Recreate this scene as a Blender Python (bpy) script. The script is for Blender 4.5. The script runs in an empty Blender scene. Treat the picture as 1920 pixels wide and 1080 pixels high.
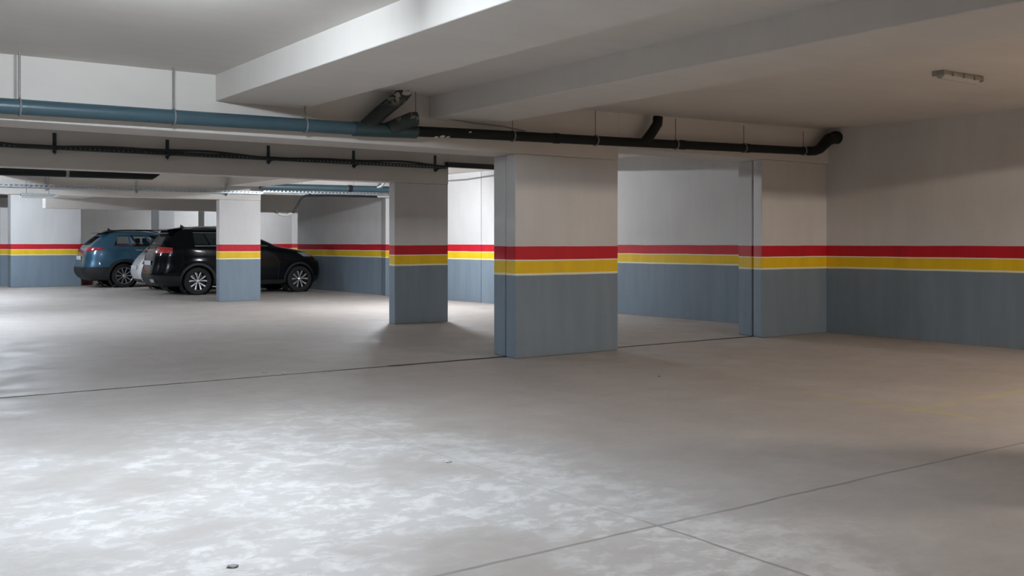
import bpy, bmesh, math, random
from mathutils import Vector, Matrix
random.seed(7)
S = bpy.context.scene
C = S.collection

# ------------------------------------------------------------------ camera
# world: x = along the cross beams (to the far right), y = along the right wall (to the far left), z up
cam_data = bpy.data.cameras.new('camera')
cam_data.sensor_width = 36
cam_data.lens = 36 * 1863 / 1920
cam_data.shift_y = -85 / 1920
cam_data.clip_end = 200
cam = bpy.data.objects.new('camera', cam_data)
C.objects.link(cam)
cam.location = (0, 0, 1.3)
cam.rotation_euler = (math.radians(90), 0, math.radians(54.38 - 90))
S.camera = cam

# ------------------------------------------------------------------ world, exposure
w = bpy.data.worlds.new('world'); S.world = w; w.use_nodes = True
w.node_tree.nodes['Background'].inputs[0].default_value = (0.9, 0.93, 1, 1)
w.node_tree.nodes['Background'].inputs[1].default_value = 0.0
S.view_settings.view_transform = 'Standard'
S.view_settings.look = 'None'
S.view_settings.gamma = 1
S.view_settings.use_curve_mapping = False
S.view_settings.exposure = 0.42

# lit battens: (x, y, power, colour, along_x)
COOL = (0.86, 0.93, 1.0); BLUE = (0.78, 0.88, 1.0); WARM = (1.0, 0.85, 0.71); NEUT = (0.88, 0.93, 1.0)
LAMPS = [
    (1.52, 5.3, 136, (0.80, 0.90, 1.0), 'lit white batten on the slab over the near left bay'),
    (9.6, 0.0, 235, WARM, 'lit batten behind the near right bay'),
    (9.8, 17.2, 185, NEUT, 'lit batten between the middle pillar and the right wall'),
    (2.4, 17.8, 135, BLUE, 'lit batten over the middle left bay'),
    (2.0, 25.6, 220, BLUE, 'lit batten over the far left bay'),
    (4.2, 29.6, 60, BLUE, 'lit batten in front of the far wide pillar'),
    (11.6, 29.8, 80, COOL, 'lit batten over the front of the parked blue car'),
    (12.6, 35.6, 70, COOL, 'added unseen batten in the last bay, brightening the back wall'),  # extra lamp added out of view to lift the dark back wall
    (-3.5, 10.5, 40, COOL, 'lit batten over the left aisle'),
]

# ------------------------------------------------------------------ material helpers
def mat(name):
    m = bpy.data.materials.new(name); m.use_nodes = True
    return m, m.node_tree, m.node_tree.nodes['Principled BSDF']

def simple(name, col, rough=.5, metal=0, noise=.12, scale=20, coat=0, bump=0.0, emit=None, estr=0, trans=0):
    m, t, b = mat(name)
    b.inputs['Roughness'].default_value = rough
    b.inputs['Metallic'].default_value = metal
    b.inputs['Coat Weight'].default_value = coat
    b.inputs['Coat Roughness'].default_value = .04
    b.inputs['Transmission Weight'].default_value = trans
    tc = t.nodes.new('ShaderNodeTexCoord'); n = t.nodes.new('ShaderNodeTexNoise')
    n.inputs['Scale'].default_value = scale; n.inputs['Detail'].default_value = 4
    t.links.new(tc.outputs['Object'], n.inputs['Vector'])
    mx = t.nodes.new('ShaderNodeMix'); mx.data_type = 'RGBA'
    mx.inputs[6].default_value = (*[c * (1 - noise) for c in col], 1)
    mx.inputs[7].default_value = (*[min(1, c * (1 + noise)) for c in col], 1)
    t.links.new(n.outputs['Fac'], mx.inputs[0]); t.links.new(mx.outputs[2], b.inputs['Base Color'])
    if bump:
        bp = t.nodes.new('ShaderNodeBump'); bp.inputs['Strength'].default_value = bump; bp.inputs['Distance'].default_value = .01
        t.links.new(n.outputs['Fac'], bp.inputs['Height']); t.links.new(bp.outputs[0], b.inputs['Normal'])
    if emit:
        b.inputs['Emission Color'].default_value = (*emit, 1); b.inputs['Emission Strength'].default_value = estr
    return m

class NT:
    """tiny node writer"""
    def __init__(s, t): s.t = t
    def n(s, k, **kw):
        o = s.t.nodes.new(k)
        for a, v in kw.items(): setattr(o, a, v)
        return o
    def l(s, a, b): s.t.links.new(a, b)
    def math(s, op, a, b=None, c=None, clamp=False):
        o = s.n('ShaderNodeMath', operation=op, use_clamp=clamp)
        for i, v in enumerate((a, b, c)):
            if v is None: continue
            if isinstance(v, (int, float)): o.inputs[i].default_value = v
            else: s.l(v, o.inputs[i])
        return o.outputs[0]
    def noise(s, vec, scale, detail=4, rough=.5, dist=0):
        o = s.n('ShaderNodeTexNoise'); s.l(vec, o.inputs['Vector'])
        o.inputs['Scale'].default_value = scale; o.inputs['Detail'].default_value = detail
        o.inputs['Roughness'].default_value = rough; o.inputs['Distortion'].default_value = dist
        return o.outputs['Fac']
    def mapr(s, v, a, b, c=0, d=1, smooth=False):
        o = s.n('ShaderNodeMapRange'); s.l(v, o.inputs[0])
        if smooth: o.interpolation_type = 'SMOOTHSTEP'
        for i, x in enumerate((a, b, c, d)): o.inputs[i + 1].default_value = x
        return o.outputs[0]
    def mix(s, f, a, b):
        o = s.n('ShaderNodeMix', data_type='RGBA')
        if isinstance(f, (int, float)): o.inputs[0].default_value = f
        else: s.l(f, o.inputs[0])
        for i, v in ((6, a), (7, b)):
            if isinstance(v, tuple): o.inputs[i].default_value = (*v, 1)
            else: s.l(v, o.inputs[i])
        return o.outputs[2]
    def scalev(s, v, sc):
        o = s.n('ShaderNodeMapping'); s.l(v, o.inputs['Vector']); o.inputs['Scale'].default_value = sc
        return o.outputs[0]

def wall_paint():
    m, t, b = mat('banded_wall_paint'); N = NT(t)
    g = N.n('ShaderNodeNewGeometry').outputs['Position']
    sp = N.n('ShaderNodeSeparateXYZ'); N.l(g, sp.inputs[0]); z = sp.outputs[2]
    wob = N.noise(g, 2.2, 5); zz = N.math('ADD', z, N.math('MULTIPLY', N.math('SUBTRACT', wob, .5), .014))
    trowel = N.noise(N.scalev(g, (5, 5, .8)), 1.0, 6, .65)
    fine = N.noise(g, 45, 4, .6)
    big = N.noise(g, .9, 4)
    white = N.mix(N.mapr(big, .3, .7), (.61, .60, .595), (.70, .69, .68))
    white = N.mix(N.mapr(trowel, .3, .75, 0, .45), white, (.55, .54, .53))
    grey = N.mix(N.mapr(trowel, .3, .75), (.175, .230, .280), (.235, .295, .350))
    grey = N.mix(N.mapr(big, .35, .75, 0, .5), grey, (.185, .245, .315))
    # grime near the floor
    grime = N.math('MULTIPLY', N.mapr(zz, 0, .10, 1, 0, True), N.mapr(N.noise(g, 7, 4), .35, .7))
    grey = N.mix(N.math('MULTIPLY', grime, .45), grey, (.22, .19, .15))
    cream = (.86, .82, .60)
    yel = N.mix(N.mapr(trowel, .3, .7), (.80, .50, .004), (.92, .62, .008))
    red = N.mix(N.mapr(trowel, .3, .7), (.50, .002, .012), (.62, .004, .02))
    def ge(h): return N.math('GREATER_THAN', zz, h)
    c = N.mix(ge(.930), grey, cream)
    c = N.mix(ge(.955), c, yel)
    c = N.mix(ge(1.092), c, cream)
    c = N.mix(ge(1.108), c, red)
    c = N.mix(ge(1.258), c, white)
    N.l(c, b.inputs['Base Color'])
    b.inputs['Roughness'].default_value = .62
    bp = N.n('ShaderNodeBump'); bp.inputs['Strength'].default_value = .22; bp.inputs['Distance'].default_value = .012
    N.l(N.math('ADD', N.math('MULTIPLY', trowel, .8), N.math('MULTIPLY', fine, .3)), bp.inputs['Height']); N.l(bp.outputs[0], b.inputs['Normal'])
    return m

def ceiling_paint():
    m, t, b = mat('ceiling_paint'); N = NT(t)
    g = N.n('ShaderNodeNewGeometry').outputs['Position']
    a = N.noise(g, .8, 5); st = N.noise(N.scalev(g, (.7, 6, 3)), 1.2, 6, .6); f = N.noise(g, 30, 4)
    c = N.mix(N.mapr(a, .3, .7), (.65, .615, .575), (.72, .685, .645))
    c = N.mix(N.mapr(st, .4, .75, 0, .3), c, (.59, .555, .51))
    N.l(c, b.inputs['Base Color']); b.inputs['Roughness'].default_value = .75
    bp = N.n('ShaderNodeBump'); bp.inputs['Strength'].default_value = .2; bp.inputs['Distance'].default_value = .01
    N.l(N.math('ADD', st, N.math('MULTIPLY', f, .3)), bp.inputs['Height']); N.l(bp.outputs[0], b.inputs['Normal'])
    return m

def floor_concrete():
    m, t, b = mat('floor_concrete'); N = NT(t)
    g = N.n('ShaderNodeNewGeometry').outputs['Position']
    sp = N.n('ShaderNodeSeparateXYZ'); N.l(g, sp.inputs[0]); X, Y = sp.outputs[0], sp.outputs[1]
    base = N.mix(N.mapr(N.noise(g, .45, 4), .32, .68), (.455, .418, .392), (.55, .512, .485))
    base = N.mix(N.mapr(N.noise(g, 2.6, 7, .68), .35, .72, 0, .65), base, (.40, .372, .345))
    base = N.mix(N.mapr(N.noise(N.scalev(g, (1, 2.2, 1)), 7, 6, .7), .5, .8, 0, .5), base, (.56, .55, .54))
    # chalky cement film left of the saw cut, broken into trowel flakes
    rot = N.n('ShaderNodeMapping'); N.l(g, rot.inputs['Vector']); rot.inputs['Rotation'].default_value = (0, 0, math.radians(35.6)); rot.inputs['Scale'].default_value = (1, 1.15, 1)
    r = rot.outputs[0]
    fl = N.noise(r, 6.5, 9, .68, .3)
    flakes = N.mapr(fl, .48, .60)
    area = N.math('MULTIPLY', N.mapr(X, .2, 1.2, 0, 1, True), N.mapr(X, 3.0, 4.4, 1, 0, True))
    area = N.math('MULTIPLY', area, N.math('MULTIPLY', N.mapr(Y, 1.2, 2.4, .3, 1, True), N.mapr(Y, 5.8, 8.2, 1, 0, True)))
    area = N.math('MULTIPLY', area, N.mapr(N.noise(g, 1.1, 3), .36, .55))
    base = N.mix(N.math('MULTIPLY', area, .55), base, (.64, .63, .62))
    base = N.mix(N.math('MULTIPLY', N.math('MULTIPLY', area, flakes), .6), base, (.84, .83, .82))
    # white dust strip along the lengthwise saw cut
    strip = N.math('MULTIPLY', N.mapr(N.math('ABSOLUTE', N.math('SUBTRACT', X, 3.42)), .05, .30, 1, 0, True), N.mapr(Y, 5.2, 6.6, 1, 0, True))
    strip = N.math('MULTIPLY', strip, N.mapr(N.noise(g, 6, 6, .65), .42, .6))
    base = N.mix(N.math('MULTIPLY', strip, .6), base, (.74, .73, .72))
    # patchy brown of the dim right bay and wall foot, shade put into the colour
    d = N.noise(g, 1.3, 6, .6)
    edge = N.math('MAXIMUM', N.mapr(X, 11.3, 12.1, 0, 1, True), N.math('MULTIPLY', N.mapr(X, 5.5, 8, 0, 1, True), .35))
    base = N.mix(N.math('MULTIPLY', edge, N.mapr(d, .35, .65, .2, .7)), base, (.35, .30, .235))
    # saw cuts
    wx = N.math('MULTIPLY', N.math('SUBTRACT', N.noise(g, 1.5, 3), .5), .05)
    def cut(coord, at, wid, sl=0, oc=None):
        v = N.math('SUBTRACT', N.math('ADD', coord, wx), at)
        if oc is not None: v = N.math('SUBTRACT', v, N.math('MULTIPLY', oc, sl))
        return N.mapr(N.math('ABSOLUTE', v), wid * .5, wid, 1, 0)
    k1 = cut(Y, 3.32, .014); k2 = cut(X, 3.2, .012)
    k1 = N.math('MULTIPLY', k1, N.mapr(N.noise(g, 3, 3), .25, .45, .35, 1))
    k2 = N.math('MULTIPLY', k2, N.mapr(Y, 3.3, 3.5, 1, .25))
    k3 = N.math('MULTIPLY', cut(X, 6.3, .008), .35); k4 = N.math('MULTIPLY', cut(Y, 14.9, .014), .4)
    cuts = N.math('MAXIMUM', N.math('MAXIMUM', k1, k2), N.math('MAXIMUM', k3, k4))
    base = N.mix(N.math('MULTIPLY', cuts, .6), base, (.19, .18, .17))
    # worn yellow bay markings
    def band(c, at, wid): return N.mapr(N.math('ABSOLUTE', N.math('SUBTRACT', c, at)), wid * .75, wid, 1, 0)
    y1 = N.math('MULTIPLY', band(Y, 4.47, .06), N.mapr(X, 6.9, 7.0)); y2 = N.math('MULTIPLY', band(X, 7.08, .06), N.math('MULTIPLY', N.mapr(Y, 3.6, 4.0), N.mapr(Y, 5.2, 5.8, 1, 0)))
    yy = N.math('MULTIPLY', N.math('MAXIMUM', y1, y2), N.mapr(N.noise(g, 3.5, 6, .7), .35, .62, .12, .75))
    base = N.mix(N.math('MULTIPLY', yy, .75), base, (.56, .50, .17))
    N.l(base, b.inputs['Base Color'])
    N.l(N.mapr(N.noise(g, 2, 5), .3, .7, .50, .72), b.inputs['Roughness'])
    bp = N.n('ShaderNodeBump'); bp.inputs['Strength'].default_value = .25; bp.inputs['Distance'].default_value = .006
    hh = N.math('SUBTRACT', N.math('ADD', N.noise(g, 22, 6, .6), N.math('MULTIPLY', fl, .5)), N.math('MULTIPLY', cuts, 1.0))
    N.l(hh, bp.inputs['Height']); N.l(bp.outputs[0], b.inputs['Normal'])
    return m

def peeling(name, dark, axis_lo, amount):
    m, t, b = mat(name); N = NT(t)
    g = N.n('ShaderNodeNewGeometry').outputs['Position']
    sp = N.n('ShaderNodeSeparateXYZ'); N.l(g, sp.inputs[0])
    f = N.noise(g, 16, 6, .65)
    up = N.mapr(sp.outputs[2], axis_lo, axis_lo + .14)
    fac = N.math('MULTIPLY', up, N.mapr(f, amount, amount + .05))
    c = N.mix(fac, dark, (.55, .52, .45)); N.l(c, b.inputs['Base Color'])
    b.inputs['Roughness'].default_value = .6
    return m

WALL = wall_paint(); CEIL = ceiling_paint(); FLOOR = floor_concrete()
PIPE = simple('drain_pipe_paint', (.050, .098, .122), .38, noise=.18, scale=6)
PIPE_D = simple('old_drain_pipe', (.010, .013, .012), .6, noise=.25, scale=9)
PIPE_D.node_tree.nodes['Principled BSDF'].inputs['Specular IOR Level'].default_value = .25
PEEL = peeling('peeling_pipe_paint', (.03, .04, .04), 2.66, .46)
PEEL2 = peeling('peeling_elbow_paint', (.035, .05, .05), 2.50, .52)
GALV = simple('galvanised_steel', (.42, .47, .50), .42, .6, .2, 30)
TRAYD = simple('weathered_tray_steel', (.045, .065, .068), .5, .5, .2, 30)
RUST = simple('dull_hanger_wire', (.26, .26, .25), .6, .3, .3, 40)
CABLE = simple('black_cable_sheath', (.010, .014, .016), .5)
PLAST = simple('white_fixture_plastic', (.52, .52, .47), .45, noise=.1)
DIRTY = simple('dusty_fixture_body', (.30, .29, .25), .6, noise=.35, scale=25)
DIFF = simple('unlit_diffuser', (.50, .52, .48), .25, noise=.05)
BLK = simple('black_car_paint', (.003, .004, .006), .15, 0, 0, coat=.12)
BLK.node_tree.nodes['Principled BSDF'].inputs['Specular IOR Level'].default_value = .15
BLU = simple('blue_car_paint', (.022, .095, .165), .30, .35, .05, coat=1)
WHT = simple('white_car_paint', (.72, .72, .73), .25, 0, .02, coat=1)
CLAD = simple('matt_black_cladding', (.012, .013, .015), .55, bump=.05, scale=120)
TYRE = simple('tyre_rubber', (.012, .012, .013), .75, noise=.2, scale=40)
ALLOY = simple('alloy_silver', (.62, .64, .67), .28, .85, .04)
ALLOYD = simple('alloy_dark', (.02, .021, .023), .35, .5)
CHROME = simple('chrome_trim', (.75, .77, .8), .15, 1, 0)
REDL = simple('red_lamp_lens', (.42, .006, .012), .12, coat=1, noise=.15, scale=30)
CLRL = simple('clear_lamp_lens', (.33, .37, .40), .12, .3, .3, 30, coat=1)
PLATE = simple('plate_white', (.62, .64, .66), .4, noise=.04)
SEAT = simple('dark_seat_fabric', (.03, .03, .034), .8)
INT = simple('dark_car_interior', (.012, .013, .014), .8)
MARO = simple('dull_maroon_plastic', (.34, .08, .10), .55, noise=.3)
CHIP = simple('chalky_concrete_chip', (.62, .60, .56), .8, noise=.2)
JOINT = simple('joint_dirt', (.025, .022, .018), .95)
SEAL = simple('joint_sealant', (.17, .20, .23), .8)

m, t, b = mat('tinted_car_glass')
b.inputs['Base Color'].default_value = (.02, .03, .035, 1); b.inputs['Roughness'].default_value = .03
tr = t.nodes.new('ShaderNodeBsdfTransparent'); tr.inputs[0].default_value = (.72, .8, .8, 1)
ms = t.nodes.new('ShaderNodeMixShader'); ms.inputs[0].default_value = .72
t.links.new(b.outputs[0], ms.inputs[1]); t.links.new(tr.outputs[0], ms.inputs[2])
t.links.new(ms.outputs[0], t.nodes['Material Output'].inputs[0]); GLASS = m
m2 = GLASS.copy(); m2.name = 'privacy_glass'
m2.node_tree.nodes['Mix Shader'].inputs[0].default_value = .12; GLASSD = m2

# ------------------------------------------------------------------ mesh helpers
class MB:
    def __init__(s): s.v = []; s.f = []
    def add(s, vs, fs):
        o = len(s.v); s.v += [tuple(p) for p in vs]; s.f += [tuple(i + o for i in f) for f in fs]; return s
    def box(s, x0, x1, y0, y1, z0, z1):
        return s.add([(x0,y0,z0),(x1,y0,z0),(x1,y1,z0),(x0,y1,z0),(x0,y0,z1),(x1,y0,z1),(x1,y1,z1),(x0,y1,z1)],
                     [(0,3,2,1),(4,5,6,7),(0,1,5,4),(1,2,6,5),(2,3,7,6),(3,0,4,7)])
    def prism(s, pts, z0, z1):
        n = len(pts)
        return s.add([(*p, z0) for p in pts] + [(*p, z1) for p in pts],
                     [tuple(range(n))[::-1], tuple(range(n, 2*n))] + [(i, (i+1) % n, n+(i+1) % n, n+i) for i in range(n)])
    def tube(s, pts, r, n=12, cap=True):
        pts = [Vector(p) for p in pts]; rr = r if isinstance(r, (list, tuple)) else [r]*len(pts)
        prev = None; vs = []
        for i, p in enumerate(pts):
            d = (pts[min(i+1, len(pts)-1)] - pts[max(i-1, 0)]).normalized()
            a = prev if prev is not None else (Vector((0,0,1)) if abs(d.z) < .9 else Vector((1,0,0)))
            u = (a - d * a.dot(d)).normalized(); prev = u; q = d.cross(u)
            vs += [p + (u*math.cos(2*math.pi*k/n) + q*math.sin(2*math.pi*k/n)) * rr[i] for k in range(n)]
        fs = [(i*n+k, i*n+(k+1) % n, (i+1)*n+(k+1) % n, (i+1)*n+k) for i in range(len(pts)-1) for k in range(n)]
        if cap: fs += [tuple(range(n))[::-1], tuple((len(pts)-1)*n+k for k in range(n))]
        return s.add(vs, fs)
    def lathe_y(s, prof, n=40, c=(0,0,0)):   # profile (r, y) around the y axis
        vs = [(c[0]+r*math.cos(2*math.pi*k/n), c[1]+y, c[2]+r*math.sin(2*math.pi*k/n)) for r, y in prof for k in range(n)]
        m_ = len(prof)
        return s.add(vs, [(i*n+k, i*n+(k+1) % n, (i+1)*n+(k+1) % n, (i+1)*n+k) for i in range(m_-1) for k in range(n)])
    def grid(s, rows):
        n = len(rows[0])
        return s.add([p for r in rows for p in r], [(i*n+k, i*n+k+1, (i+1)*n+k+1, (i+1)*n+k) for i in range(len(rows)-1) for k in range(n-1)])
    def build(s, name, material, parent=None, smooth=False, bevel=0, solid=0):
        me = bpy.data.meshes.new(name); me.from_pydata(s.v, [], s.f); me.update()
        bm = bmesh.new(); bm.from_mesh(me); bmesh.ops.remove_doubles(bm, verts=bm.verts, dist=1e-5)
        bmesh.ops.recalc_face_normals(bm, faces=bm.faces); bm.to_mesh(me); bm.free()
        me.materials.append(material)
        o = bpy.data.objects.new(name, me); C.objects.link(o)
        if parent: o.parent = parent
        if smooth:
            for p in me.polygons: p.use_smooth = True
            me.set_sharp_from_angle(angle=math.radians(38))
        if bevel:
            md = o.modifiers.new('bevel', 'BEVEL'); md.width = bevel; md.segments = 2; md.limit_method = 'ANGLE'
        if solid:
            md = o.modifiers.new('solid', 'SOLIDIFY'); md.thickness = solid; md.offset = -1
        return o

def tag(o, label=None, cat=None, group=None, kind=None):
    if label: o['label'] = label
    if cat: o['category'] = cat
    if group: o['group'] = group
    if kind: o['kind'] = kind
    return o
def thing(name, label, cat, loc=(0,0,0), group=None):
    o = bpy.data.objects.new(name, None); C.objects.link(o); o.location = loc; o.empty_display_size = .2
    return tag(o, label, cat, group)
def struct(name, mb, m, label=None, cat=None, group=None, bevel=.006):
    return tag(mb.build(name, m, bevel=bevel), label, cat, group, 'structure')

# ------------------------------------------------------------------ room shell
ZC = 2.84
struct('floor', MB().box(-7.2, 16, -6.2, 9.24, -.2, 0), FLOOR, 'pale worn concrete slab with chalky patches and saw cuts', 'floor', bevel=0)
struct('floor_far_slab', MB().box(-7.2, 16, 9.262, 38.3, -.2, 0), FLOOR, 'concrete slab beyond the dark expansion joint', 'floor', bevel=0)
# ragged joint between the two slabs
jm = MB(); xs = [-7 + i * .06 for i in range(int(19.2 / .06))]
def jw(x): return .004 + .012 * abs(math.sin(x * 1.7) * math.sin(x * .63 + 1)) + random.uniform(0, .006) + (.026 if x > 5 else .004)
jm.grid([[(x, 9.251 - jw(x), .0015), (x, 9.251 + jw(x), .0015)] for x in xs])
jm.box(-7, 12.1, 9.235, 9.267, -.05, -.02)
struct('floor_expansion_joint', jm, JOINT, 'dark ragged expansion joint running across the floor', 'joint', bevel=0)
ZR = lambda x: ZC + max(0, x-6.2)*.0155      # the slab of the near right bay rises a little
cb = MB(); cb.box(-7.2, 16, 9.3, 38.3, ZC, ZC + .4)
cb.add([(x, y, z) for y in (-6.2, 9.3) for x, z in ((-7.2, ZC), (6.2, ZC), (12.6, ZR(12.6)), (12.6, ZC+.4), (-7.2, ZC+.4))], [(0,1,2,3,4), (5,9,8,7,6), (0,5,6,1), (1,6,7,2), (2,7,8,3), (3,8,9,4), (4,9,5,0)])
struct('ceiling', cb, CEIL, 'painted concrete slab ceiling', 'ceiling', bevel=0)
struct('wall_right', MB().prism([(12.12, -6.2), (12.06, 9.1), (12.6, 9.1), (12.6, -6.2)], 0, ZC+.12), WALL, 'right wall of the near bay with red and yellow bands', 'wall', bevel=0)
struct('wall_right_far', MB().prism([(12.32, 9.1), (11.97, 17.84), (12.4, 17.84), (12.6, 9.1)], 0, ZC), WALL, 'right wall behind the near pillar with red and yellow bands', 'wall', bevel=0)
struct('wall_right_rear', MB().prism([(11.97, 17.86), (11.58, 26.7), (12.4, 26.7), (12.4, 17.86)], 0, ZC), WALL, 'bright right wall beyond the vertical joint', 'wall', bevel=0)
struct('wall_joint_strip', MB().box(11.985, 12.03, 17.83, 17.87, 0, ZC), SEAL, 'thin dark vertical joint in the bright right wall', 'joint', bevel=0)
struct('wall_recess', MB().box(14.8, 15.1, 26.7, 38.3, 0, ZC), WALL, 'side wall of the far right recess', 'wall', bevel=0)
struct('wall_recess_return', MB().box(12.4, 15.1, 26.4, 26.7, 0, ZC), WALL, 'return wall closing the far right recess', 'wall', bevel=0)
struct('wall_left', MB().box(-7.5, -7.2, -6.2, 38.3, 0, ZC), WALL, bevel=0)
struct('wall_back', MB().box(-7.2, 15, 38, 38.3, 0, ZC), WALL, 'shaded back wall far behind the blue car', 'wall', bevel=0)
struct('wall_near', MB().box(-7.2, 12.6, -6.5, -6.2, 0, ZC), WALL, bevel=0)
struct('wall_left_rear', MB().box(1.0, 4.86, 33.2, 33.5, 0, ZC), WALL, 'far wall at the left picture edge', 'wall', bevel=0)
tag(MB().box(4.86, 5.06, 33.0, 33.5, 0, 2.35).build('wall_recess_pier', WALL), 'narrow dark pier left of the far wide pillar', 'pier', kind='structure')

def pillar(pts, z1, label):
    return struct('concrete_column', MB().prism(pts, 0, z1), WALL, label, 'pillar', bevel=.012)
G = .012
pillar([(6.50, 9.01), (8.03, 9.01), (8.03, 9.24), (7.98, 9.24), (7.98, 9.264), (8.03, 9.264), (8.03, 9.55), (6.58, 9.55), (6.54, 9.264), (6.60, 9.264), (6.60, 9.24), (6.535, 9.24)], 2.299, 'largest nearest concrete pillar with red and yellow bands, on the floor joint')
pillar([(10.66, 9.03), (12.2, 9.03), (12.2, 9.58), (10.81, 9.58), (10.745, 9.275), (10.80, 9.27), (10.80, 9.245), (10.735, 9.245)], 2.439, 'wide banded wall pillar in the corner beside the right wall')
pillar([(7.69, 13.94), (8.69, 13.94), (8.69, 14.21), (7.735, 14.21)], 2.261, 'shaded banded pillar just left behind the nearest pillar')
pillar([(7.48, 21.48), (8.43, 21.48), (8.43, 21.79), (7.52, 21.79)], 2.249, 'light banded pillar standing in front of the black car')
pillar([(4.95, 31.8), (6.86, 31.8), (6.86, 32.3), (4.95, 32.3)], 2.84, 'wide bluish banded pillar left of the blue car')
pillar([(9.08, 31.55), (9.56, 31.55), (9.6, 32.4), (9.08, 32.4)], 2.5, 'white pillar seen above the roof of the blue car')
pillar([(10.75, 32.3), (13.8, 32.3), (13.8, 32.9), (10.75, 32.9)], 2.84, 'bright broad pier behind the bonnet of the black car')
pillar([(11.6, 21.48), (12.2, 21.48), (12.2, 22.0), (11.76, 22.0)], 2.39, 'narrow wall pillar seen just left of the shaded pillar')
pillar([(6.9, 1.42), (7.55, 1.42), (7.55, 1.93), (6.9, 1.93)], ZC, 'pillar standing right of the camera')

def beam(x0, x1, y0, y1, z0, label):
    return struct('ceiling_beam', MB().box(x0, x1, y0, y1, z0, ZC+.11), CEIL, label, 'beam', bevel=.008)
beam(-7.2, 8.03, 9.0, 9.54, 2.30, 'deep front cross beam carrying the blue grey drain pipe')
beam(8.03, 12.2, 9.0, 9.54, 2.44, 'shallower cross beam right of the nearest pillar')
beam(-7.2, 8.69, 13.93, 14.22, 2.262, 'shaded cross beam with the dark cable tray on it')
beam(8.69, 12.1, 13.93, 14.22, 2.63, 'shallow cross beam right of the shaded pillar')
beam(-7.2, 8.43, 21.47, 21.8, 2.25, 'far cross beam over the light pillar')
beam(8.43, 11.9, 21.47, 21.8, 2.40, 'far cross beam above the black car bonnet')
beam(5.10, 14.8, 27.6, 28.0, 2.185, 'last cross beam above the blue car')
beam(3.10, 3.98, -1.0, 9.0, 2.60, 'longitudinal beam with the bright white left side')
beam(5.38, 6.20, -1.0, 9.0, 2.605, 'second longitudinal beam, towards the unlit lamp')
beam(6.20, 12.15, 2.2, 3.0, 2.605, 'cross beam at the top right picture corner')
beam(3.2, 4.0, 14.22, 21.47, 2.60, 'longitudinal beam over the middle left bay')
beam(5.2, 6.0, 21.8, 27.6, 2.45, 'longitudinal beam over the far left bay')
beam(7.65, 8.43, 14.22, 21.47, 2.55, 'longitudinal beam over the pillar row')

# ------------------------------------------------------------------ lamps
def ceiling_light(x, y, z, L, label, lit=None, group=None, seen=True):
    t = thing('ceiling_light', label, 'lamp', (x, y, z), group)
    b_ = MB().box(-L/2, L/2, -.055, .055, -.045, 0)
    b_.build('housing', PLAST if lit else DIRTY, t, bevel=.012)
    n = 8; pr = [(-.032*math.cos(math.pi*i/n), -.05 - .05*math.sin(math.pi*i/n)**.5) for i in range(n+1)] if lit else [(-.045 + .09*i/n, -.045 - .035*math.sin(math.pi*i/n)) for i in range(n+1)]
    d = MB(); d.grid([[(sx, py, pz) for py, pz in pr] for sx in (-L/2+.03, -L/2+.05, L/2-.05, L/2-.03)])
    d.add([(-L/2+.03, py, pz) for py, pz in pr], [tuple(range(n+1))]); d.add([(L/2-.03, py, pz) for py, pz in pr], [tuple(range(n+1))])
    if lit:
        power, col = lit
        m = simple('lit_diffuser', (.8, .8, .8), .4, emit=col, estr=power / (math.pi * L * .11))
        d.build('diffuser', m, t, smooth=True)
    else:
        d.build('diffuser', DIFF, t, smooth=True)
        for sx in (-L/2, L/2): MB().box(sx-.012, sx+.012, -.06, .06, -.055, -.005).build('end_cap', DIRTY, t, bevel=.005)
        for q in (-.28, 0, .28): MB().box(q*L-.008, q*L+.008, -.064, -.05, -.052, -.012).build('clip', RUST, t)
    return t
for x, y, p, col, lab in LAMPS:
    ceiling_light(x, y, (ZR(x) if y < 9 else ZC) - .001, .66, lab, (p, col))
ceiling_light(8.80, 5.12, ZR(8.80) + .002, .66, 'unlit dusty lamp fixture on the slab of the near right bay')

# ------------------------------------------------------------------ pipes
def elbow(pts, r): return MB().tube(pts, r, 16)
dp = thing('drain_pipe', 'long drain pipe hung below the slab in front of the near cross beam', 'pipe', (0, 0, 0))
PV_ = 8.84
def pz(x):  # measured centre height
    K = [(-7, 2.38), (1.3, 2.395), (4.4, 2.42), (5.9, 2.46), (7.5, 2.49), (9.9, 2.54), (11.4, 2.575)]
    for (a, za), (b_, zb) in zip(K, K[1:]):
        if x <= b_: return za + (zb-za)*(x-a)/(b_-a)
    return K[-1][1]
MB().tube([(x, PV_, pz(x)) for x in (-7, 1.3, 3, 4.5, 5.0)], .064, 20).build('pipe_run', PIPE, dp, smooth=True)
o = MB().tube([(x, PV_, pz(x)) for x in (5.0, 5.9, 7.5, 9.9, 11.45)], .054, 20).build('pipe_run', PIPE_D, dp, smooth=True); o['label'] = 'thinner dark right half of the drain'
MB().tube([(4.42, PV_, pz(4.42)-.002), (5.12, PV_, pz(5.12)-.002)], .073, 20).build('wye_fitting', simple('dark_teal_fitting', (.028, .06, .065), .4), dp, smooth=True)
MB().tube([(4.52, PV_, 2.42), (4.72, PV_-.0, 2.60), (4.95, PV_, 2.78), (5.0, PV_, 2.84)], [.074, .076, .074, .074], 16).build('branch_pipe', PEEL, dp, smooth=True)
MB().tube([(4.80, PV_-.02, 2.44), (4.92, PV_-.06, 2.50), (5.02, PV_-.1, 2.545), (5.07, PV_-.11, 2.55)], [.070, .072, .076, .074], 16).build('capped_elbow', PEEL2, dp, smooth=True)
MB().tube([(8.30, PV_, pz(8.3)), (8.42, PV_, 2.63), (8.52, PV_, 2.75), (8.53, PV_, 2.84)], .062, 16).build('branch_pipe', PIPE_D, dp, smooth=True)
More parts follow.
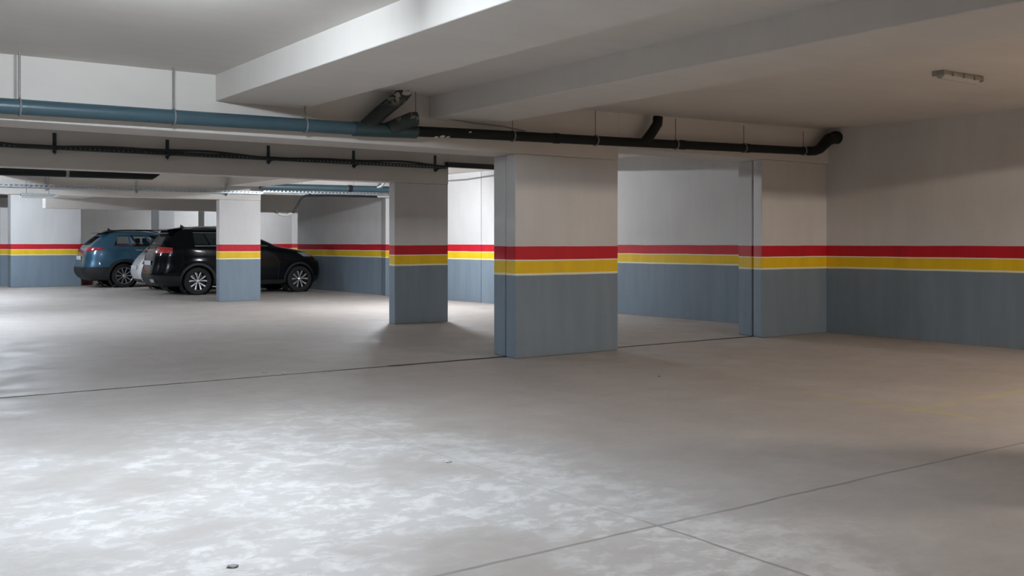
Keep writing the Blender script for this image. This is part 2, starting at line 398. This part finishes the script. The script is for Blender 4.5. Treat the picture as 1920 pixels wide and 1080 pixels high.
MB().tube([(11.40, PV_, pz(11.4)), (11.55, PV_, 2.585), (11.66, PV_, 2.62), (11.85, PV_, 2.76), (12.0, PV_, 2.80), (12.15, PV_, 2.80)], [.062, .064, .070, .085, .090, .090], 16).build('end_elbow', PIPE_D, dp, smooth=True)
MB().tube([(11.86, PV_-.04, 2.74), (11.86, PV_-.06, 2.84)], .05, 14).build('riser_stub', PIPE_D, dp, smooth=True)
for x in (6.95, 8.95, 10.15): MB().tube([(x-.035, PV_, pz(x)), (x+.035, PV_, pz(x))], .060, 18).build('pipe_collar', PIPE_D, dp, smooth=True)
for x in (.2, 1.44, 2.67, 3.91, 5.12, 6.34, 7.53, 8.83, 10.08, 11.30):
    r = .066 if x < 5 else .056
    h = MB().tube([(x, PV_, pz(x) + r), (x, PV_, ZC)], .006 if x > 5 else .009, 6)
    h.tube([(x, PV_ + (r+.003)*math.sin(a*math.pi/12), pz(x) + (r+.003)*math.cos(a*math.pi/12)) for a in range(25)], .008, 6)
    h.build('hanger', RUST, dp)
# scrap of cement stuck on the pipe
for (x, a, s) in ((5.42, -.9, .03), (5.49, -1.0, .022), (5.35, -1.15, .02), (5.75, .2, .016)):
    c = Vector((x, PV_ - .056*math.cos(a), pz(x) + .056*math.sin(a)))
    MB().tube([c - Vector((s, 0, .005)), c, c + Vector((s, 0, .004))], [.004, s*.6, .006], 7).build('cement_splatter', CHIP, dp)

p2 = thing('drain_pipe', 'dark drain pipe under the shaded cross beam, ending in a slanted cut', 'pipe', (0, 0, 0))
pm = MB().tube([(-6, 14.95, 2.255), (2.0, 14.95, 2.268), (4.28, 14.95, 2.284)], .060, 18)
pm.v = [(x - (.10 * (z-2.22)/.12 if False else 0) + ((z-2.284)*1.3 if x > 4 else 0), y, z) for x, y, z in pm.v]
pm.build('pipe_run', PIPE_D, p2, smooth=True)
for x in (-1.5, .6, 2.6): MB().tube([(x, 14.95, 2.33), (x, 14.95, ZC)], .006, 6).build('hanger', RUST, p2)
MB().tube([(3.02, 14.95, 2.275), (3.06, 14.95, 2.275)], .063, 18).build('pipe_collar', RUST, p2, smooth=True)
p3 = thing('drain_pipe', 'blue grey drain pipe above the lit cable tray by the right wall', 'pipe', (0, 0, 0))
MB().tube([(8.3, 21.2, 2.55), (11.2, 21.2, 2.585), (11.85, 21.2, 2.59)], .07, 18).build('pipe_run', PIPE, p3, smooth=True)
for x in (9.3, 10.6, 11.3): MB().tube([(x, 21.2, 2.6), (x, 21.2, ZC)], .008, 6).build('hanger', GALV, p3)
MB().tube([(11.15, 21.2, 2.58), (11.3, 21.15, 2.66), (11.42, 21.1, 2.84)], .05, 14).build('branch_pipe', GALV, p3, smooth=True)
MB().tube([(10.45, 21.2, 2.576), (10.55, 21.2, 2.577)], .078, 18).build('pipe_collar', PIPE_D, p3, smooth=True)

# ------------------------------------------------------------------ cable trays
def tray(name, x0, x1, y, zf, label, m, brackets, face, wid=.10, h=.05, step=.06, bz=.2):
    t = thing(name, label, 'cable tray', (0, 0, 0))
    b_ = MB(); n = int((x1-x0)/.5)
    for i in range(n):
        a = x0 + (x1-x0)*i/n; e = x0 + (x1-x0)*(i+1)/n; za, ze = zf(a), zf(e)
        for yy in (y-wid, y):
            for (lo, hi) in ((0, .013), (h-.012, h)):
                b_.add([(a, yy-.002, za+lo), (e, yy-.002, ze+lo), (e, yy+.002, ze+lo), (a, yy+.002, za+lo), (a, yy-.002, za+hi), (e, yy-.002, ze+hi), (e, yy+.002, ze+hi), (a, yy+.002, za+hi)],
                       [(0,3,2,1),(4,5,6,7),(0,1,5,4),(1,2,6,5),(2,3,7,6),(3,0,4,7)])
        b_.add([(a, y-wid, za), (e, y-wid, ze), (e, y, ze), (a, y, za)], [(0, 1, 2, 3)])
    k = x0
    while k < x1:
        for yy in (y-wid, y): b_.box(k, k+step*.42, yy-.002, yy+.002, zf(k)+.010, zf(k)+h-.010)
        k += step
    b_.build('perforated_channel', m, t)
    for x in brackets:
        c = MB().box(x-.022, x+.022, face-.014, face-.002, zf(x)-.04, zf(x)+bz)
        c.box(x-.018, x+.018, y-wid-.03, face-.002, zf(x)-.012, zf(x)-.002)
        c.add([(x-.004, face-.01, zf(x)-.01), (x-.004, face-.01, zf(x)-.06), (x-.004, y-wid-.01, zf(x)-.01), (x+.004, face-.01, zf(x)-.01), (x+.004, face-.01, zf(x)-.06), (x+.004, y-wid-.01, zf(x)-.01)], [(0,1,2),(3,5,4),(0,2,5,3),(1,4,5,2),(0,3,4,1)])
        c.build('wall_bracket', m, t)
    return t
zt1 = lambda x: 2.50 + (x-2)*.001
tray('cable_tray', -6, 8.58, 13.90, zt1, 'dark perforated cable tray bracketed along the shaded cross beam', TRAYD, (-3, -1.4, .1, 1.3, 2.68, 4.12, 5.58, 6.96, 8.43), 13.93, bz=.22)
def cable(name, pts, r, m, label, cat='cable'):
    return tag(MB().tube(pts, r, 8).build(name, m, smooth=True), label, cat)
pts = []
for i in range(120):
    x = -6 + 14.55*i/119; sag = .018*math.sin(x*1.9) + .010*math.sin(x*4.1+1)
    pts.append((x, 13.79 + .012*math.sin(x*2.3), zt1(x) + .052 + sag))
cable('power_cable', pts, .017, CABLE, 'thick black cable lying along the dark cable tray')
zt2 = lambda x: 2.385 + max(0, x-8.4)*.012
tray('cable_tray', -6, 8.4, 21.44, zt2, 'grey perforated cable tray on the far cross beam, left of the light pillar', GALV, (-3, -1, 1, 2.3, 3.97, 5.72, 7.63), 21.47, h=.06, step=.09, bz=.22)
tray('cable_tray', 8.46, 11.8, 21.44, lambda x: 2.43 + (x-8.42)*.004, 'bright cable tray between the light pillar and the right wall', GALV, (9.6, 11.0), 21.47, h=.06, step=.09, bz=.1)
cable('power_cable', [(11.3, 21.36, 2.405), (10.4, 21.36, 2.40), (9.70, 21.36, 2.39), (9.46, 21.35, 2.38), (9.36, 21.34, 2.33), (9.30, 21.33, 2.24), (9.13, 21.30, 1.98)], .026, CABLE, 'black cable bending down from the lit tray towards a hanging lamp')
dd = thing('cable_duct', 'flat black cable duct crossing the bright opening left of the nearest pillar', 'duct', (0, 0, 0))
MB().box(8.60, 10.4, 13.80, 13.90, 2.535, 2.615).build('duct_body', CABLE, dd, bevel=.004)
MB().box(8.60, 10.4, 13.79, 13.91, 2.615, 2.622).build('duct_lid', RUST, dd)
hl = thing('hanging_lamp', 'broken white lamp dangling at the end of the bent black cable', 'lamp', (8.92, 21.28, 1.93))
MB().tube([(-.20, 0, .06), (-.15, 0, .01), (-.05, 0, -.01), (.08, 0, 0), (.16, 0, .04)], [.012, .02, .026, .026, .02], 10).build('tube', PLAST, hl, smooth=True)
MB().box(-.23, -.16, -.02, .02, .03, .09).build('end_cap', CABLE, hl, bevel=.005)
MB().tube([(.16, 0, .03), (.10, 0, .09), (.04, 0, .02)], .008, 6).build('wire', CABLE, hl)
cable('wall_conduit', [(11.88, 19.6, 2.70), (11.93, 18.4, 2.69), (11.96, 17.6, 2.72), (11.98, 16.9, 2.74)], .016, RUST, 'thin conduit high on the bright right wall', 'conduit')
cable('ceiling_wire', [(5.45, 8.93, 2.62), (5.9, 8.93, 2.585), (6.3, 8.95, 2.58), (6.6, 8.96, 2.55)], .007, RUST, 'thin grey wire on the beam left of the nearest pillar', 'wire')
bl = thing('batten_light', 'grey unlit batten under the far cross beam at left', 'lamp', (3.74, 21.0, 2.20))
MB().box(-.3, .3, -.05, .05, 0, .05).build('housing', GALV, bl, bevel=.01)
MB().tube([(-.27, 0, -.01), (.27, 0, -.01)], .028, 10).build('diffuser', PLAST, bl, smooth=True)
for q in (-.2, .2): MB().tube([(q, 0, .04), (q, .0, .64)], .005, 6).build('hanger', RUST, bl)
# ------------------------------------------------------------------ cars
def interp(T, z):
    if z <= T[0][0]: return T[0][1:]
    for a, b_ in zip(T, T[1:]):
        if z <= b_[0]:
            k = (z-a[0])/(b_[0]-a[0]); return tuple(p+(q-p)*k for p, q in zip(a[1:], b_[1:]))
    return T[-1][1:]

class Car:
    N_ = 5.0; R0 = .97
    def __init__(s, T, zbelt, ztop, wheels, arch, z0=.24, zs=.92):
        s.T, s.zb, s.zt, s.wh, s.ar, s.z0, s.zs = T, zbelt, ztop, wheels, arch, z0, zs
        s.Y0 = (1 - s.R0**s.N_)**(1/s.N_)
    def per(s, q, z, off=0):
        def raw(q, z):
            q %= 4; xr, xf, b_ = interp(s.T, z); a = (xf-xr)/2; cx = (xf+xr)/2; k = int(q); f = q-k
            if k in (0, 2):
                r = (-s.R0 + 2*s.R0*f) * (1 if k == 0 else -1)
                y = (1-abs(r)**s.N_)**(1/s.N_) * (-1 if k == 0 else 1)
            else:
                y = (-s.Y0 + 2*s.Y0*f) * (1 if k == 1 else -1)
                r = (1-abs(y)**s.N_)**(1/s.N_) * (1 if k == 1 else -1)
            x = cx + a*r; L = s.T[0][2]
            tp = 1 - .10*max(0, (r-.35)/.65)**2 - .05*max(0, (-r-.5)/.5)**2
            yy = b_*y*tp
            if k in (0, 2) and z < s.zs:
                zb = s.z0
                for xw in s.wh:
                    d = abs(x-xw)
                    if d < s.ar: zb = max(zb, s.wz + math.sqrt(s.ar**2 - d*d))
                z = zb + (z-s.z0)*(s.zs-zb)/(s.zs-s.z0)
            return Vector((x, yy, z))
        p = raw(q, z)
        if off:
            e = .004
            n = (raw(q+e, z)-raw(q-e, z)).cross(raw(q, z+.006)-raw(q, z-.006))
            if n.length > 1e-9: p = p + n.normalized()*off
        return p
    def patch(s, q0, q1, za, zb, off=.006, nq=14, nz=5, shape=None):
        """raised panel following the bodywork"""
        rows = []
        for j in range(nz+1):
            rz = j/nz
            r_ = []
            for i in range(nq+1):
                rq = i/nq
                z_lo, z_hi = (za, zb) if not shape else shape(rq)
                r_.append(s.per(q0+(q1-q0)*rq, z_lo+(z_hi-z_lo)*rz, off))
            rows.append(r_)
        inner = []
        top = [[s.per(q0+(q1-q0)*i/nq, (zb if not shape else shape(i/nq)[1]), -.004) for i in range(nq+1)]]
        bot = [[s.per(q0+(q1-q0)*i/nq, (za if not shape else shape(i/nq)[0]), -.004) for i in range(nq+1)]]
        return MB().grid(bot + rows + top)

def wheel(parent, x, y, side, R, style):
    w_ = bpy.data.objects.new('wheel', None); C.objects.link(w_); w_.parent = parent; w_.location = (x, y, R)
    sg = side
    tw = .105
    prof = [(R*.66, -tw), (R*.70, -tw*1.02), (R*.86, -tw*1.05), (R*.95, -tw*.98), (R*.99, -tw*.80), (R, -tw*.5), (R, tw*.5), (R*.99, tw*.8), (R*.95, tw*.98), (R*.86, tw*1.05), (R*.70, tw*1.02), (R*.66, tw)]
    MB().lathe_y(prof, 48).build('tyre', TYRE, w_, smooth=True)
    rim = MB().lathe_y([(R*.655, sg*tw*.95), (R*.675, sg*tw*1.03), (R*.70, sg*tw*1.04), (R*.70, sg*tw*.9)] if style == 'b' else [(R*.63, sg*tw*.9), (R*.66, sg*tw*1.03), (R*.71, sg*tw*1.05), (R*.71, sg*tw*.9)], 48)
    rim.build('rim_lip', ALLOY if style == 'b' else ALLOYD, w_, smooth=True)
    MB().lathe_y([(.001, sg*tw*.35), (R*.4, sg*tw*.3), (R*.66, sg*tw*.15), (R*.68, sg*tw*.9)], 48).build('rim_barrel', ALLOYD, w_, smooth=True)
    sp = MB()
    def spoke(a0, r0, r1, w0, w1, tw_=0, yo=.95):
        c, s_ = math.cos(a0), math.sin(a0)
        def P(r, t, d): 
            a = a0 + tw_*(r-r0)/(r1-r0); return (r*math.cos(a) - t*math.sin(a), sg*d, r*math.sin(a) + t*math.cos(a))
        rm = (r0+r1)/2
        vs = []
        for r, wd, d in ((r0, w0, tw*yo*.86), (rm, (w0+w1)/2, tw*yo*.92), (r1, w1, tw*yo)):
            vs += [P(r, -wd, d), P(r, wd, d), P(r, wd*.8, d-.03), P(r, -wd*.8, d-.03)]
        fs = []
        for k in (0, 4):
            for j in range(4): fs.append((k+j, k+(j+1) % 4, k+4+(j+1) % 4, k+4+j))
        fs += [(0, 1, 2, 3), (8, 9, 10, 11)]
        sp.add(vs, fs)
    if style == 'a':      # five split spokes, wide at the rim
        for k in range(5):
            a = math.pi/2 + k*2*math.pi/5
            for d in (-.20, .20): spoke(a+d*.8, R*.13, R*.66, R*.018, R*.062, d*.75)
    else:                 # ten straight spokes
        for k in range(10): spoke(math.pi/2 + (k+.5)*2*math.pi/10, R*.12, R*.67, R*.028, R*.050)
    sp.build('spokes', ALLOY, w_)
    MB().lathe_y([(.001, sg*tw*.98), (R*.08, sg*tw*.97), (R*.13, sg*tw*.88), (R*.15, sg*tw*.6)], 24).build('hub_cap', ALLOY, w_, smooth=True)
    return w_

def car(label, loc, T, zbelt, zglass, ztop, wx, R, arch, paint, style, glass, o_):
    root = thing('car', label, 'car', loc)
    K = Car(T, zbelt, ztop, wx, arch); K.wz = R
    # perimeter stations
    n_s, n_e = 96, 22
    qs = [i/n_s for i in range(n_s)] + [1+i/n_e for i in range(n_e)] + [2+i/n_s for i in range(n_s)] + [3+i/n_e for i in range(n_e)]
    zl = []
    def addz(a, b_, n): zl.extend([a + (b_-a)*i/n for i in range(n)])
    addz(.24, .92, 14); addz(.92, zbelt, 12); addz(zbelt, zglass, 9); addz(zglass, ztop, 9); zl.append(ztop)
    # window cells by perimeter range; each (q0,q1,zlo(rq),zhi(rq))
    wins = o_['windows']
    def is_win(q, z):
        for (q0, q1, za, zb) in wins:
            for qq in (q, q-4, q+4):
                if q0 <= qq <= q1 and za <= z <= zb: return True
        return False
    nq = len(qs); body = MB()
    rows = [[K.per(q, z) for q in qs] for z in zl]
    body.v = [tuple(p) for r_ in rows for p in r_]
    for j in range(len(zl)-1):
        zc = (zl[j]+zl[j+1])/2
        for i in range(nq):
            qc = (qs[i] + (qs[i+1] if i+1 < nq else 4))/2
            if is_win(qc, zc): continue
            body.f.append((j*nq+i, j*nq+(i+1) % nq, (j+1)*nq+(i+1) % nq, (j+1)*nq+i))
    top = len(zl)-1
    cpt = sum((Vector(p) for p in rows[-1]), Vector())/nq + Vector((0, 0, .012)); body.v.append(tuple(cpt)); ci = len(body.v)-1
    for i in range(nq): body.f.append((top*nq+i, top*nq+(i+1) % nq, ci))
    bo = body.build('body', paint, root, smooth=True, solid=.02)
    # glass
    for (q0, q1, za, zb) in wins:
        g = MB(); nz_ = 6; ng = max(6, int((q1-q0)*40))
        g.grid([[K.per(q0-.004+(q1-q0+.008)*i/ng, za-.008+(zb-za+.016)*j/nz_, -.008) for i in range(ng+1)] for j in range(nz_+1)])
        g.build('window', glass, root, smooth=True)
    # window surround on the near and far sides
    for sgn in (0, 2):
        ss = [w for w in wins if sgn <= (w[0]+w[1])/2 < sgn+1]
        if not ss: continue
        q0 = min(w[0] for w in ss); q1 = max(w[1] for w in ss); zt_ = max(w[3] for w in ss)
        K.patch(q0, q1, zt_-.002, zt_+.014, .004, 40, 1).build('window_trim', o_.get('trim', CHROME), root, smooth=True)
        K.patch(q0, q1, zbelt-.012, zbelt+.006, .004, 40, 1).build('window_trim', o_.get('trim', CHROME), root, smooth=True)
    # cladding
    z1 = o_.get('rear_clad', .5); zsill = .34
    K.patch(3.0, 4.0, .24, z1, .012, 24, 5).build('rear_bumper', CLAD, root, smooth=True)
    for q0, q1 in ((0, .0), (2.9, 3.0)): pass
    fr = lambda xx: (xx-(K.T[2][1]))/(K.T[2][2]-K.T[2][1])
    qa = lambda xx: (fr(xx)-.015)/.97
    for base, sg in ((0, 1), (2, -1)):
        def Q(xx): return qa(xx) if base == 0 else 3-qa(xx)
        segs = [(0.0, wx[0]-arch-.02), (wx[0]+arch+.0, wx[1]-arch-.0), (wx[1]+arch+.02, K.T[2][2]-.06)]
        for i, (a, b_) in enumerate(segs):
            qa_, qb_ = Q(max(a, .07)), Q(b_)
            if qa_ > qb_: qa_, qb_ = qb_, qa_
            zt_ = (z1, zsill, .40)[i]
            if i == 0: qa_, qb_ = (0.0, qb_) if base == 0 else (qa_, 3.0)
            K.patch(qa_, qb_, .24, zt_, .010, 24, 3).build('side_cladding', CLAD, root, smooth=True)
    for xw in wx:          # arch lips
        for sg in (-1, 1):
            rows_ = []
            for rr in (arch-.012, arch-.004, arch+.028, arch+.052, arch+.056):
                r_ = []
                for i in range(33):
                    a = math.radians(-12 + 204*i/32); x = xw + rr*math.cos(a); z = max(.24, R + rr*math.sin(a))
                    xr, xf, b_ = interp(T, z); aa = (xf-xr)/2; r = max(-.995, min(.995, (x-(xf+xr)/2)/aa))
                    y = (1-abs(r)**5)**.2*b_*(1 - .10*max(0, (r-.35)/.65)**2 - .05*max(0, (-r-.5)/.5)**2)
                    off = .016 if arch-.01 < rr < arch+.055 else -.012
                    r_.append((x, sg*(y+off), z))
                rows_.append(r_)
            MB().grid(rows_).build('wheel_arch_lip', CLAD, root, smooth=True)
            MB().lathe_y([(arch-.005, sg*.86*T[2][3]/.93), (arch-.005, sg*.50)], 40, (xw, 0, R)).build('wheel_liner', INT, root)
            wheel(root, xw, sg*(T[2][3]-.135), sg, R, style)
    # underbody and cabin
    Lc = T[2][2]
    ub = MB().box(.25, Lc-.3, -.58, .58, .20, .36)
    ub.tube([(wx[0], -.7, R-.02), (wx[0], .7, R-.02)], .04, 8); ub.tube([(wx[1], -.7, R-.02), (wx[1], .7, R-.02)], .035, 8)
    ub.tube([(.2, -.35, .27), (1.2, -.35, .26)], .05, 10)
    ub.build('underbody', INT, root)
    MB().box(.5, 3.2, -.72, .72, .5, .62).build('cabin_floor', INT, root)
    MB().box(2.78, 3.15, -.70, .70, .62, zbelt-.04).build('dashboard', INT, root, bevel=.04)
    for (x, ys) in ((1.95, (-.38, .38)), (1.05, (-.42, 0, .42))):
        for yy in ys:
            st = MB().box(x, x+.5, yy-.24, yy+.24, .62, .78); st.add([(x-.02, yy-.22, .75), (x+.12, yy-.22, .75), (x-.06, yy-.20, 1.26), (x-.15, yy-.20, 1.26), (x-.02, yy+.22, .75), (x+.12, yy+.22, .75), (x-.06, yy+.20, 1.26), (x-.15, yy+.20, 1.26)], [(0,1,2,3),(4,7,6,5),(0,4,5,1),(1,5,6,2),(2,6,7,3),(3,7,4,0)])
            st.box(x-.17, x-.08, yy-.12, yy+.12, 1.28, 1.43)
            st.build('car_seat', SEAT, root, bevel=.02)
    # lamps
    for args in o_['tail']: K.patch(*args[:4], .010, 16, 4, args[4] if len(args) > 4 else None).build('tail_light', REDL, root, smooth=True)
    for args in o_.get('inner', []): K.patch(*args[:4], .012, 10, 2).build('tail_light_trim', CLRL, root, smooth=True)
    for args in o_['head']: K.patch(*args[:4], .008, 14, 4, args[4] if len(args) > 4 else None).build('headlight', CLRL, root, smooth=True)
    K.patch(1.25, 1.75, .40, .62, .008, 10, 4).build('grille', CLAD, root, smooth=True)
    # number plate
    pzc = o_['plate']; px = K.per(3.5, pzc).x
    MB().box(px-.028, px-.012, -.26, .26, pzc-.055, pzc+.055).build('number_plate', PLATE, root, bevel=.004)
    # tailgate recess line, chrome insert, spoiler, wiper, antenna, mirrors, rails, door handles, door seams
    if o_.get('exhaust'):
        for q0, q1 in ((3.06, 3.22), (3.78, 3.94)): K.patch(q0, q1, .335, .405, .024, 8, 2).build('exhaust_trim', CHROME, root, smooth=True)
    if o_.get('spoiler'):
        sx = K.per(3.5, zglass+.02).x; zz = zglass+.035
        s_ = MB()
        s_.grid([[(sx-.16+.05*(abs(y)/.6)**2, y, zz-.004), (sx-.17+.05*(abs(y)/.6)**2, y, zz+.012), (sx+.08, y, zz+.05), (sx+.25, y, zz+.055), (sx+.2, y, zz-.01), (sx-.16+.05*(abs(y)/.6)**2, y, zz-.004)] for y in [-.60+1.2*i/12 for i in range(13)]])
        s_.build('roof_spoiler', paint, root, smooth=True)
    ax = .85
    fin = MB().add([(ax, -.012, ztop-.03), (ax+.18, -.018, ztop-.03), (ax+.02, 0, ztop+.075), (ax+.18, .018, ztop-.03), (ax, .012, ztop-.03)], [(0, 1, 2), (4, 2, 3), (0, 2, 4), (1, 3, 2), (0, 4, 3, 1)])
    fin.build('roof_antenna', CLAD, root)
    if o_.get('rails'):
        for sg in (-1, 1):
            z_ = zglass+.07
            pts_ = []
            for i in range(15):
                f = i/14; x = .75+1.75*f; pts_.append((x, sg*.585, z_ + .055*min(1, 6*f, 6*(1-f)) - .01 + .015*math.sin(math.pi*f)))
            MB().tube(pts_, .016, 8).build('roof_rail', o_['rails'], root, smooth=True)
    for sg, q in ((-1, qa(3.02)), (1, 3-qa(3.02))):
        p = K.per(q, zbelt-.01)
        mr = MB().tube([(p.x-.02, p.y, p.z), (p.x-.0, p.y+sg*.09, p.z+.03)], .02, 8)
        vs = []
        mr.lathe_y([(.001, -.10), (.05, -.095), (.085, -.05), (.092, 0), (.085, .05), (.05, .095), (.001, .10)], 16, (p.x-.01, p.y+sg*.16, p.z+.075))
        mr.build('side_mirror', paint, root, smooth=True)
    for xx in (1.55, 2.45):
        for base in (0, 2):
            qq = qa(xx) if base == 0 else 3-qa(xx)
            K.patch(qq, qq+.055, zbelt-.135, zbelt-.105, .022, 6, 2).build('door_handle', o_.get('handle', paint), root, smooth=True)
    for xx in (1.28, 2.12, 3.12):
        for base in (0, 2):
            qq = qa(xx) if base == 0 else 3-qa(xx)
            K.patch(qq, qq+.0025, .36, zbelt-.02, .0015, 1, 8).build('door_seam', INT, root)
    K.patch(3.12, 3.88, zbelt-.035, zbelt-.028, .002, 12, 1).build('tailgate_seam', INT, root)
    return root, K

# profile rows: z, rear x, front x, half width
T_B = [(.24, .17, 4.34, .86), (.34, .05, 4.44, .905), (.50, .0, 4.49, .925), (.62, .03, 4.49, .93), (.78, .07, 4.46, .925), (.88, .085, 4.38, .922), (.97, .10, 4.22, .918),
       (1.04, .12, 4.08, .912), (1.10, .14, 3.88, .905), (1.15, .17, 3.62, .895), (1.18, .19, 3.42, .885), (1.21, .21, 3.28, .872), (1.32, .27, 3.02, .83), (1.44, .36, 2.74, .78), (1.56, .46, 2.46, .72),
       (1.60, .49, 2.30, .68), (1.635, .53, 2.08, .63), (1.66, .66, 1.80, .55), (1.68, .90, 1.50, .40)]
def wins(zb, zt, qtr):
    s = [(qtr[0], qtr[1], zb+.03, zt), (qtr[2], .585, zb, zt), (.615, .88, zb, zt)]
    o2 = [(3-b_, 3-a, c, d) for a, b_, c, d in s]
    return s + o2 + [(1.04, 1.96, zb, zt+.03), (3.08, 3.92, zb+.02, zt-.01)]
tail_b = [(3.80, 4.065, 1.03, 1.20, lambda r: (1.05-.02*math.sin(math.pi*r), 1.17+.03*math.sin(math.pi*r))), (2.935, 3.20, 1.05, 1.19), (3.20, 3.80, 1.10, 1.12)]
car('black sport utility car parked behind the light banded pillar', (7.0, 25.47, 0), T_B, 1.22, 1.57, 1.69, (1.03, 3.72), .345, .40, BLK, 'a', GLASSD,
    dict(windows=wins(1.23, 1.54, (.235, .36, .38)), tail=tail_b, inner=[(3.86, 3.97, 1.09, 1.14)], head=[(.91, 1.10, .92, 1.04, lambda r: (.93+.01*r, 1.04-.03*r)), (1.90, 2.09, .92, 1.02)],
         plate=.80, exhaust=True, spoiler=True, rails=ALLOY, trim=CHROME, rear_clad=.48))
T_U = [(z*.985, xr + max(0, z-1.2)*.45 + max(0, .55-z)*.15, xf*.985, b_*.98) for z, xr, xf, b_ in T_B]
tail_u = [(3.88, 4.10, 1.03, 1.17, lambda r: (1.02+.07*r, 1.17-.02*r)), (2.90, 3.12, 1.03, 1.15)]
car('blue sport utility car parked beside the far wide pillar', (6.52, 30.82, 0), T_U, 1.20, 1.54, 1.66, (1.12, 3.76), .345, .41, BLU, 'b', GLASS,
    dict(windows=wins(1.21, 1.50, (.20, .345, .37)), tail=tail_u, head=[(.90, 1.08, .90, 1.0), (1.92, 2.10, .90, 1.0)], plate=.86, spoiler=True, rails=ALLOYD, trim=CLAD, rear_clad=.60, handle=CHROME))
T_W = [(.22, .20, 4.15, .80), (.32, .06, 4.22, .86), (.46, .0, 4.27, .88), (.60, .01, 4.27, .885), (.72, .06, 4.20, .88), (.82, .12, 4.05, .875), (.88, .17, 3.85, .87),
       (.92, .20, 3.6, .865), (.96, .24, 3.35, .855), (.99, .27, 3.15, .845), (1.04, .33, 2.98, .82), (1.16, .46, 2.75, .77), (1.28, .60, 2.48, .71), (1.38, .74, 2.2, .65),
       (1.42, .80, 2.05, .61), (1.45, .90, 1.85, .56), (1.475, 1.05, 1.65, .48), (1.49, 1.2, 1.5, .35)]
car('white hatchback car squeezed between the black car and the blue car', (7.42, 28.1, 0), T_W, 1.02, 1.37, 1.50, (.85, 3.42), .31, .365, WHT, 'b', GLASS,
    dict(windows=wins(1.04, 1.35, (.16, .32, .36)), tail=[(3.92, 4.06, .72, .85), (2.94, 3.08, .72, .85)], head=[(.90, 1.06, .66, .78), (1.94, 2.10, .66, .78)], plate=.62, trim=CLAD, rear_clad=.30, handle=WHT))

# ------------------------------------------------------------------ small items
dr = thing('plastic_canister', 'dull maroon canister on the floor under the rear of the blue car', 'canister', (7.22, 32.62, 0))
MB().tube([(0, 0, 0), (0, 0, .02), (0, 0, .28), (0, 0, .33), (0, 0, .36)], [.15, .17, .17, .15, .07], 20).build('body', MARO, dr, smooth=True)
MB().tube([(0, 0, .36), (0, 0, .39)], .045, 14).build('cap', CABLE, dr, smooth=True)
cable('hose', [(7.42, 32.3, .02), (7.6, 32.3, .03), (7.75, 32.35, .12), (7.85, 32.4, .24), (7.9, 32.5, .12), (8.05, 32.5, .02)], .022, CABLE, 'black hose looped beside the maroon canister', 'hose')
chips = [(1.41, 3.89, .022, 'small dark stone alone near the bottom left of the floor'), (3.91, 9.33, .03, 'pale concrete chip on the floor joint, right one of two'), (3.78, 9.52, .028, 'pale concrete chip just behind the floor joint, left one of two'), (3.12, 5.0, .022, 'pale chip on the floor beside the lengthwise cut'), (6.78, 7.01, .018, 'tiny pale chip in front of the nearest pillar')]
for x, y, s, lab in chips:
    bm = bmesh.new(); bmesh.ops.create_icosphere(bm, subdivisions=1, radius=1)
    for v in bm.verts: v.co = Vector((v.co.x*s*random.uniform(.8, 1.5), v.co.y*s*random.uniform(.7, 1.2), max(0, (v.co.z+.6)*s*.35*random.uniform(.7, 1.1))))
    me = bpy.data.meshes.new('concrete_chip'); bm.to_mesh(me); bm.free(); me.materials.append(CHIP if s > .02 and y != 3.89 else RUST)
    o = bpy.data.objects.new('concrete_chip', me); C.objects.link(o); o.location = (x, y, 0); tag(o, lab, 'stone', 'chips lying on the floor')
